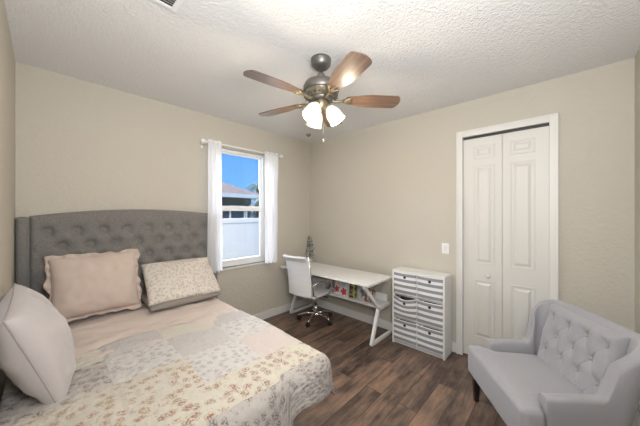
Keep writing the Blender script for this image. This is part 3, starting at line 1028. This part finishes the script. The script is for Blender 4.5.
for (yy, zz, rr, col, nm) in ((.075, .06, .045, (.60, .07, .12), 'red_blossom'), (-.035, .045, .05, (.55, .06, .09), 'red_blossom'), (-.02, .125, .034, (.38, .66, .62), 'teal_blossom')):
    o = MB(); o.M = Mx
    pts = []
    for k in range(30):
        a = 2 * pi * k / 30; r_ = rr * (.78 + .22 * cos(5 * a))
        pts.append((max(-hw + .004, min(hw - .004, yy + r_ * cos(a))), max(.005, zz + r_ * sin(a))))
    o.prism(pts, -.0012, .0003, 'x')
    o.build('cover_motif', P(nm, col, .5), t)
shelf_book('picture_book', 2.105, 2.195, .215, .018, 2.592, 7, art('green_cover', (.27, .31, .10), [((.05, .06, .04), .5, .54), ((.55, .50, .2), .56, .6), ((.55, .05, .07), .6, .63)], 22),
           'green and yellow book upright in the middle of the desk shelf', 'book')
shelf_book('magazine', 1.985, 2.095, .18, .010, 2.60, 11, art('grey_magazine', (.58, .57, .56), [((.25, .24, .24), .52, .58), ((.8, .8, .8), .58, .62)], 24),
           'pale grey magazine between the green book and the red patterned book', 'magazine')
shelf_book('picture_book', 1.86, 1.975, .15, .016, 2.595, 10, art('red_brown_cover', (.62, .56, .52), [((.34, .12, .09), .48, .54), ((.15, .10, .09), .58, .62)], 26),
           'reddish brown patterned book at the cabinet end of the desk shelf', 'book')

# frosted little tree in a pot
pt = thing('potted_tree', 'small frosted pine tree in a pale pot on the far desk corner', 'plant', (2.70, 2.955, DZ))
MB().lathe([(.030, 0), (.036, .01), (.044, .06), (.047, .068), (.040, .068), (.036, .055)], 20).build('pot', P('pale_stone_pot', (.45, .42, .37), .8, bump=(60, .3, .003)), pt)
MB().tube([(0, 0, .05), (0, 0, .33)], [.006, .003], 8).build('stem', M['bark'], pt)
o = MB()
random.seed(3)
for k in range(420):
    f = random.random() ** .8
    z = .085 + .275 * f
    rad = (.066 * (1 - f) ** .8 + .006)
    a = random.random() * 2 * pi
    r_ = rad * (.25 + .75 * random.random())
    p = Vector((cos(a) * r_, sin(a) * r_, z))
    d = Vector((cos(a + random.uniform(-.6, .6)), sin(a + random.uniform(-.6, .6)), random.uniform(-.5, .9))).normalized()
    sd = d.cross(Vector((random.random() - .5, random.random() - .5, 1))).normalized()
    ln, wd_ = random.uniform(.020, .034), random.uniform(.006, .011)
    o.cur = 1 if random.random() < .5 else 0
    i = [o.addv(p), o.addv(p + d * ln * .5 + sd * wd_), o.addv(p + d * ln), o.addv(p + d * ln * .5 - sd * wd_)]
    o.face(i)
o.build('foliage', [P('frosted_needles', (.085, .105, .07), .7), P('snowy_needles', (.80, .80, .77), .8)], pt)
jar = thing('jar', 'round beige lidded jar on the desk behind the white chair', 'jar', (2.66, 3.035 - .045, DZ))
jar.location = (2.47, 2.93, DZ)
MB().lathe([(.030, 0), (.042, .006), (.048, .035), (.046, .07), (.038, .088)], 24).build('body', P('beige_ceramic', (.66, .60, .52), .5), jar)
MB().lathe([(.040, .088), (.040, .094), (.030, .112), (.012, .122), (.003, .124)], 24).build('lid', P('beige_lid', (.70, .64, .56), .5), jar)

# ------------------------------------------------------------------ office chair
ch = thing('office_chair', 'white low-back swivel chair with chrome base pulled up to the desk', 'chair', (2.50, 2.645, 0), R(6))
# local +x faces the desk
def cushfn(nz):
    def f(u, v): pass
def slab(name, fnc, nu, nv, th, mat, parent):
    o = MB(); o.grid(nu, nv, fnc)
    ob = o.build(name, mat, parent, solid=th)
    return ob
def backf(u, v):
    y = -.17 + .34 * u
    z = .395 + .475 * v
    x = -.265 - .075 * v + .028 * (1 - (2 * u - 1) ** 2) * -1 + .02 * sin(v * pi) - .03 * sstep(.86, 1, v)
    e = 1 - .10 * sstep(.0, .35, .35 - v) 
    rib = .0010 * abs(sin(v * pi * 7))
    return (x - .02 + rib, y * (.97 + .03 * v), z)
slab('backrest', backf, 24, 70, .026, M['leather'], ch)
for sg in (-1, 1):
    MB().tube([(-.03, sg * .165, .355), (-.18, sg * .172, .365), (-.265, sg * .176, .41), (-.302, sg * .178, .60), (-.358, sg * .176, .868)], .009, 8).build('side_rail', M['chrome'], ch)
    MB().tube([(-.292, sg * .182, .52), (-.22, sg * .21, .555), (-.06, sg * .215, .555), (.03, sg * .215, .53), (.055, sg * .21, .46), (.02, sg * .19, .37)], .009, 10).build('armrest', M['chrome'], ch)
def seatf(u, v):
    x = -.265 + .47 * u; y = -.18 + .36 * v
    z = .392 - .035 * sstep(.78, 1, u) - .008 * sin(pi * v) + .003 * abs(sin(u * pi * 7))
    return (x, y, z)
slab('seat', seatf, 70, 24, .03, M['leather'], ch)
MB().box(-.11, .09, -.08, .08, .325, .352).tube([(.0, 0, .33), (.0, -.19, .325)], .006, 8).build('seat_plate', M['black'], ch, bevel=.004)
MB().tube([(0, 0, .10), (0, 0, .20)], .026, 16).tube([(0, 0, .19), (0, 0, .33)], .015, 14).build('gas_lift', M['chrome'], ch)
MB().lathe([(.030, .060), (.040, .066), (.040, .098), (.030, .105)], 20).build('hub', M['chrome'], ch)
caster = None
for k in range(5):
    a = 2 * pi * k / 5 + R(50)
    c_, s_ = cos(a), sin(a)
    MB().tube([(c_ * .03, s_ * .03, .088), (c_ * .12, s_ * .12, .092), (c_ * .20, s_ * .20, .068), (c_ * .222, s_ * .222, .056)], [.016, .015, .012, .012], 10).build('base_spoke', M['chrome'], ch)
    if caster is None:
        caster = bpy.data.objects.new('caster', None)
        o = MB()
        for sg in (-1, 1):
            o.lathe([(.006, -.007), (.024, -.007), (.026, -.004), (.026, .004), (.024, .007), (.006, .007)], 18, Matrix.Translation((0.008, sg * .011, .026)) @ Matrix.Rotation(pi / 2, 4, 'X'))
        o.tube([(0, 0, .026), (0, 0, .058)], .007, 8).box(-.012, .02, -.004, .004, .03, .05)
        caster = o.build('caster', M['black'], ch); c = caster
    else:
        c = caster.copy(); COL.objects.link(c); c.parent = ch
    c.location = (c_ * .222, s_ * .222, 0); c.rotation_euler = (0, 0, a * 2.3)

# ------------------------------------------------------------------ cubby cabinet with six striped bins
CX0, CX1, CYa, CYb, CH = 2.660, 2.872, 1.150, 1.675, .765
cb = thing('storage_cabinet', 'white six-cubby cabinet standing between the desk and the closet door', 'cabinet', (0, 0, 0))
tk = .018
MB().box(CX0, CX1, CYa, CYa + tk, 0, CH - tk).build('side_panel', M['white'], cb, bevel=.002)
MB().box(CX0, CX1, CYb - tk, CYb, 0, CH - tk).build('side_panel', M['white'], cb, bevel=.002)
MB().box(CX0, CX1, CYa, CYb, CH - tk, CH).build('top_panel', M['white'], cb, bevel=.002)
MB().box(CX1 - .006, CX1 - .001, CYa + tk, CYb - tk, .0, CH - tk).build('back_panel', M['white'], cb)
cym = (CYa + CYb) / 2
MB().box(CX0 + .012, CX1 - .006, cym - .006, cym + .006, .03, CH - tk).build('divider', M['white'], cb)
sh_z = [.018, .263, .508]
for z in sh_z:
    MB().box(CX0 + .010, CX1 - .006, CYa + tk, cym - .006, z, z + .012).box(CX0 + .010, CX1 - .006, cym + .006, CYb - tk, z, z + .012).build('shelf', M['white'], cb)
MB().box(CX0 + .02, CX0 + .03, CYa + tk, CYb - tk, 0, .018).build('toe_kick', M['white'], cb)
BW, BH, BD = .237, .228, .185
def bin_mesh(sag):
    o = MB()
    n = 16
    def front(u, v):
        y = -BW / 2 + BW * u
        k = sin(pi * u)
        z = BH * v - sag * k * v
        x = -.004 * k * sin(pi * v) - sag * .35 * k * v
        return (x, y, z)
    o.grid(n, 12, front, lambda u, v: (u, BH * v + .012))
    def left(u, v): return (BD * u, -BW / 2, BH * v)
    def right(u, v): return (BD * u, BW / 2, BH * v)
    def back(u, v): return (BD, -BW / 2 + BW * u, BH * v)
    def bot(u, v): return (BD * u, -BW / 2 + BW * v, 0.0)
    for f_ in (left, right, back): o.grid(4, 6, f_, lambda u, v: (u, BH * v + .012))
    o.grid(2, 2, bot, lambda u, v: (0, .04))
    return o
def make_bin(sag, label):
    t = thing('fabric_bin', label, 'storage bin', (0, 0, 0), 0, 'striped bins in the white cabinet')
    bd = bin_mesh(sag).build('body', M['stripes'], t, solid=.003)
    o = MB().box(.006, BD - .004, -BW / 2 + .005, BW / 2 - .005, BH - .05 - sag, BH - .048 - sag)
    o.build('mouth_shade', M['opening_shade'], t)  # flat dark sheet below the rim, painted shade of the bin's inside
    zc = BH - .045 - sag * .75
    o = MB().lathe([(.008, .0005), (.0135, .002), (.0145, .004), (.0135, .006), (.008, .006)], 18, basis((-.001 - sag * .33, 0, zc), (0, -1, 0), (0, 0, 1)) @ Matrix.Rotation(pi, 4, 'Y') @ Matrix.Rotation(pi, 4, 'Y'))
    o.lathe([(.010, .0), (.010, .002)], 14, basis((-.001 - sag * .33, 0, zc), (0, -1, 0), (0, 0, 1)))
    o.build('grommet', M['black'], t)
    return t
cols = [((CYb - tk + cym + .006) / 2, 'left'), ((CYa + tk + cym - .006) / 2, 'right')]
rows = [(sh_z[2] + .0125, 'top'), (sh_z[1] + .0125, 'middle'), (sh_z[0] + .0125, 'bottom')]
lab = {('left', 'top'): 'grey striped bin in the top left cubby, nearest the desktop',
       ('right', 'top'): 'grey striped bin in the top right cubby below the light switch',
       ('left', 'middle'): 'sagging grey striped bin gaping open in the middle left cubby',
       ('right', 'middle'): 'grey striped bin in the middle right cubby beside the sagging one',
       ('left', 'bottom'): 'grey striped bin in the bottom left cubby beside the desk foot',
       ('right', 'bottom'): 'grey striped bin in the bottom right cubby nearest the closet door'}
pb = make_bin(0.004, 'x'); used = False
for y, cn in cols:
    for z, rn in rows:
        if (cn, rn) == ('left', 'middle'):
            t = make_bin(.030, lab[(cn, rn)]); t.location = (CX0 + .004, y, z)
        elif not used:
            used = True; pb['label'] = lab[(cn, rn)]; pb.location = (CX0 + .004, y, z)
        else:
            dup(pb, (CX0 + .004, y, z), None, lab[(cn, rn)])

# ------------------------------------------------------------------ armchair
ac = thing('armchair', 'light grey tufted armchair with dark legs in the right foreground', 'armchair', (2.021, .690, 0), atan2(-.568, -.823))
# local x: along the front (towards the camera side), local y: depth towards the back
SZ = .388
def seat_block():
    o = MB()
    HWf, HWb = .335, .25
    n = 24
    # outline of the T-shaped seat, rounded
    pts = [(-HWf, 0), (HWf, 0), (HWf, .105), (HWb, .13), (HWb, .42), (-HWb, .42), (-HWb, .13), (-HWf, .105)]
    o.prism(pts, .185, SZ)
    return o
sb_ = seat_block()
st_ = sb_.build('seat', M['armchair'], ac, bevel=.028, seg=4)
for p in st_.data.polygons: p.use_smooth = True
# crown of the seat cushion
def crown(u, v):
    x = -.30 + .60 * u; y = .02 + .39 * v
    hw = .305 if y < .11 else .245
    x = (2 * u - 1) * (.245 + .06 * sstep(.15, .09, y))
    e = (1 - (2 * u - 1) ** 2) ** .5 * max(0, 1 - (2 * v - 1) ** 4) ** .5
    return (x, y, SZ - .004 + .026 * e)
o = MB(); o.grid(36, 30, crown)
o.build('seat_cushion', M['armchair'], ac)
# shell: arms sweeping up into the back
path = []
AX, AY0, AYB, RR = .286, .118, .458, .04
for i in range(16): path.append((AX, AY0 + (AYB - RR - AY0) * i / 16, (1, 0)))
for i in range(11):
    a = pi / 2 * i / 10
    path.append((AX - RR + RR * cos(a), AYB - RR + RR * sin(a), (cos(a), sin(a))))
for i in range(1, 20): path.append((AX - RR - 2 * (AX - RR) * i / 20, AYB, (0, 1)))
for i in range(11):
    a = pi / 2 + pi / 2 * i / 10
    path.append((-AX + RR + RR * cos(a), AYB - RR + RR * sin(a), (cos(a), sin(a))))
for i in range(1, 17): path.append((-AX, AYB - RR - (AYB - RR - AY0) * i / 16, (-1, 0)))
def hgt(d, x):
    h = .445 + .015 * sstep(.12, .30, d) + .302 * sstep(.365, .468, d)
    return h + (.012 * (1 - (x / .3) ** 2) if d > .445 else 0)
o = MB(); sec = []
th = .032
for (x, y, nrm) in path:
    h = hgt(y, x)
    lean = .112 * sstep(.40, .75, h) * (nrm[1] if nrm[1] > 0 else 0) + .022 * sstep(.44, .75, h) * abs(nrm[0])
    ring = []
    zb = .19
    def at(off, z):
        k = ((z - zb) / (h - zb)) ** 1.3 if z > zb else 0
        return (x + nrm[0] * (off + lean * k), y + nrm[1] * (off + lean * k), z)
    ring.append(at(-th, zb))
    for f_ in (.25, .5, .75): ring.append(at(-th, zb + (h - th * .7 - zb) * f_))
    for q in range(9):
        a = pi - pi * q / 8
        ring.append(at(th * math.copysign(abs(cos(a)) ** .7, cos(a)), h - th * .7 + th * .7 * sin(a)))
    for f_ in (.75, .5, .25): ring.append(at(th, zb + (h - th * .7 - zb) * f_))
    ring.append(at(th, zb))
    sec.append([o.addv(p) for p in ring])
for a, c in zip(sec, sec[1:]):
    for k in range(len(a)):
        k2 = (k + 1) % len(a)
        o.face((a[k], c[k], c[k2], a[k2]), k != len(a) - 1)
o.face(list(sec[0])); o.face(list(reversed(sec[-1])))
fr_ = o.build('arm_back_frame', M['armchair'], ac)
# tufted inner back
abtn = []
for rz, x0_ in ((.665, -.19), (.565, -.1265), (.465, -.19)):
    x = x0_
    while x < .20:
        abtn.append((x, rz)); x += .1267
def backin(u, v):
    x = -.247 + .494 * u
    z = .385 + (.742 - .385) * v
    dim, cr_ = tuft(x, z, .06335, .10, -.19, .665, abtn)
    ed = min(1, min(u * .494, (1 - u) * .494, (1 - v) * .34) / .035)
    edge = sqrt(max(0, 1 - (1 - ed) ** 2))
    lean = .112 * sstep(.40, .75, .74) * ((z - .19) / .555) ** 1.3
    y = AYB - th + lean - (.006 + .040 * edge) + .015 * dim * edge + .006 * cr_ * edge * sstep(0, .07, .742 - z)
    y += -.012 + .0 * x
    return (x, y + .012 * (1 - edge), z)
o = MB(); o.grid(120, 84, backin)
bk = o.build('back_cushion', M['armchair'], ac)
ab = None
for (x, z) in abtn:
    if ab is None:
        ab = MB().lathe([(.001, .006), (.005, .005), (.008, .001), (.0085, -.003)], 12, basis((0, 0, 0), (1, 0, 0), (0, 0, 1)), True, False).build('button', M['armchair'], bk); c = ab
    else:
        c = ab.copy(); COL.objects.link(c); c.parent = bk
    c.location = (x, AYB - th + .112 * ((z - .19) / .555) ** 1.3 - .058 + .020, z)
for (x, y, kx, ky) in ((-.285, .045, 0, 0), (.285, .045, 0, 0), (-.25, .40, 0, .06), (.25, .40, 0, .06)):
    o = MB()
    a, c = .022, .014
    o.hexa([(x + kx - c, y + ky - c, 0), (x + kx + c, y + ky - c, 0), (x + kx + c, y + ky + c, 0), (x + kx - c, y + ky + c, 0),
            (x - a, y - a, .19), (x + a, y - a, .19), (x + a, y + a, .19), (x - a, y + a, .19)])
    o.build('leg', M['darkwood'], ac, bevel=.003)

# crumpled white throw behind the armchair
o = MB()
def bag(u, v):
    a = 2 * pi * u; f = pi * v
    r_ = .078 * (1 + .28 * fbm((cos(a) * 2.2 * sin(f), sin(a) * 2.2 * sin(f), cos(f) * 2.4)) + .12 * fbm((cos(a) * 7 * sin(f), sin(a) * 7 * sin(f), cos(f) * 7)))
    return (r_ * sin(f) * cos(a), r_ * sin(f) * sin(a), max(0, .14 - 1.75 * r_ * cos(f)))
o.grid(60, 40, bag)
o = o.build('fabric_bundle', P('white_fleece', (.72, .70, .70), .95, bump=(70, .5, .006)), weld=True, loc=(2.44, .105, .002))
tag(o, 'crumpled white fabric bundle on the floor behind the grey armchair', 'fabric')
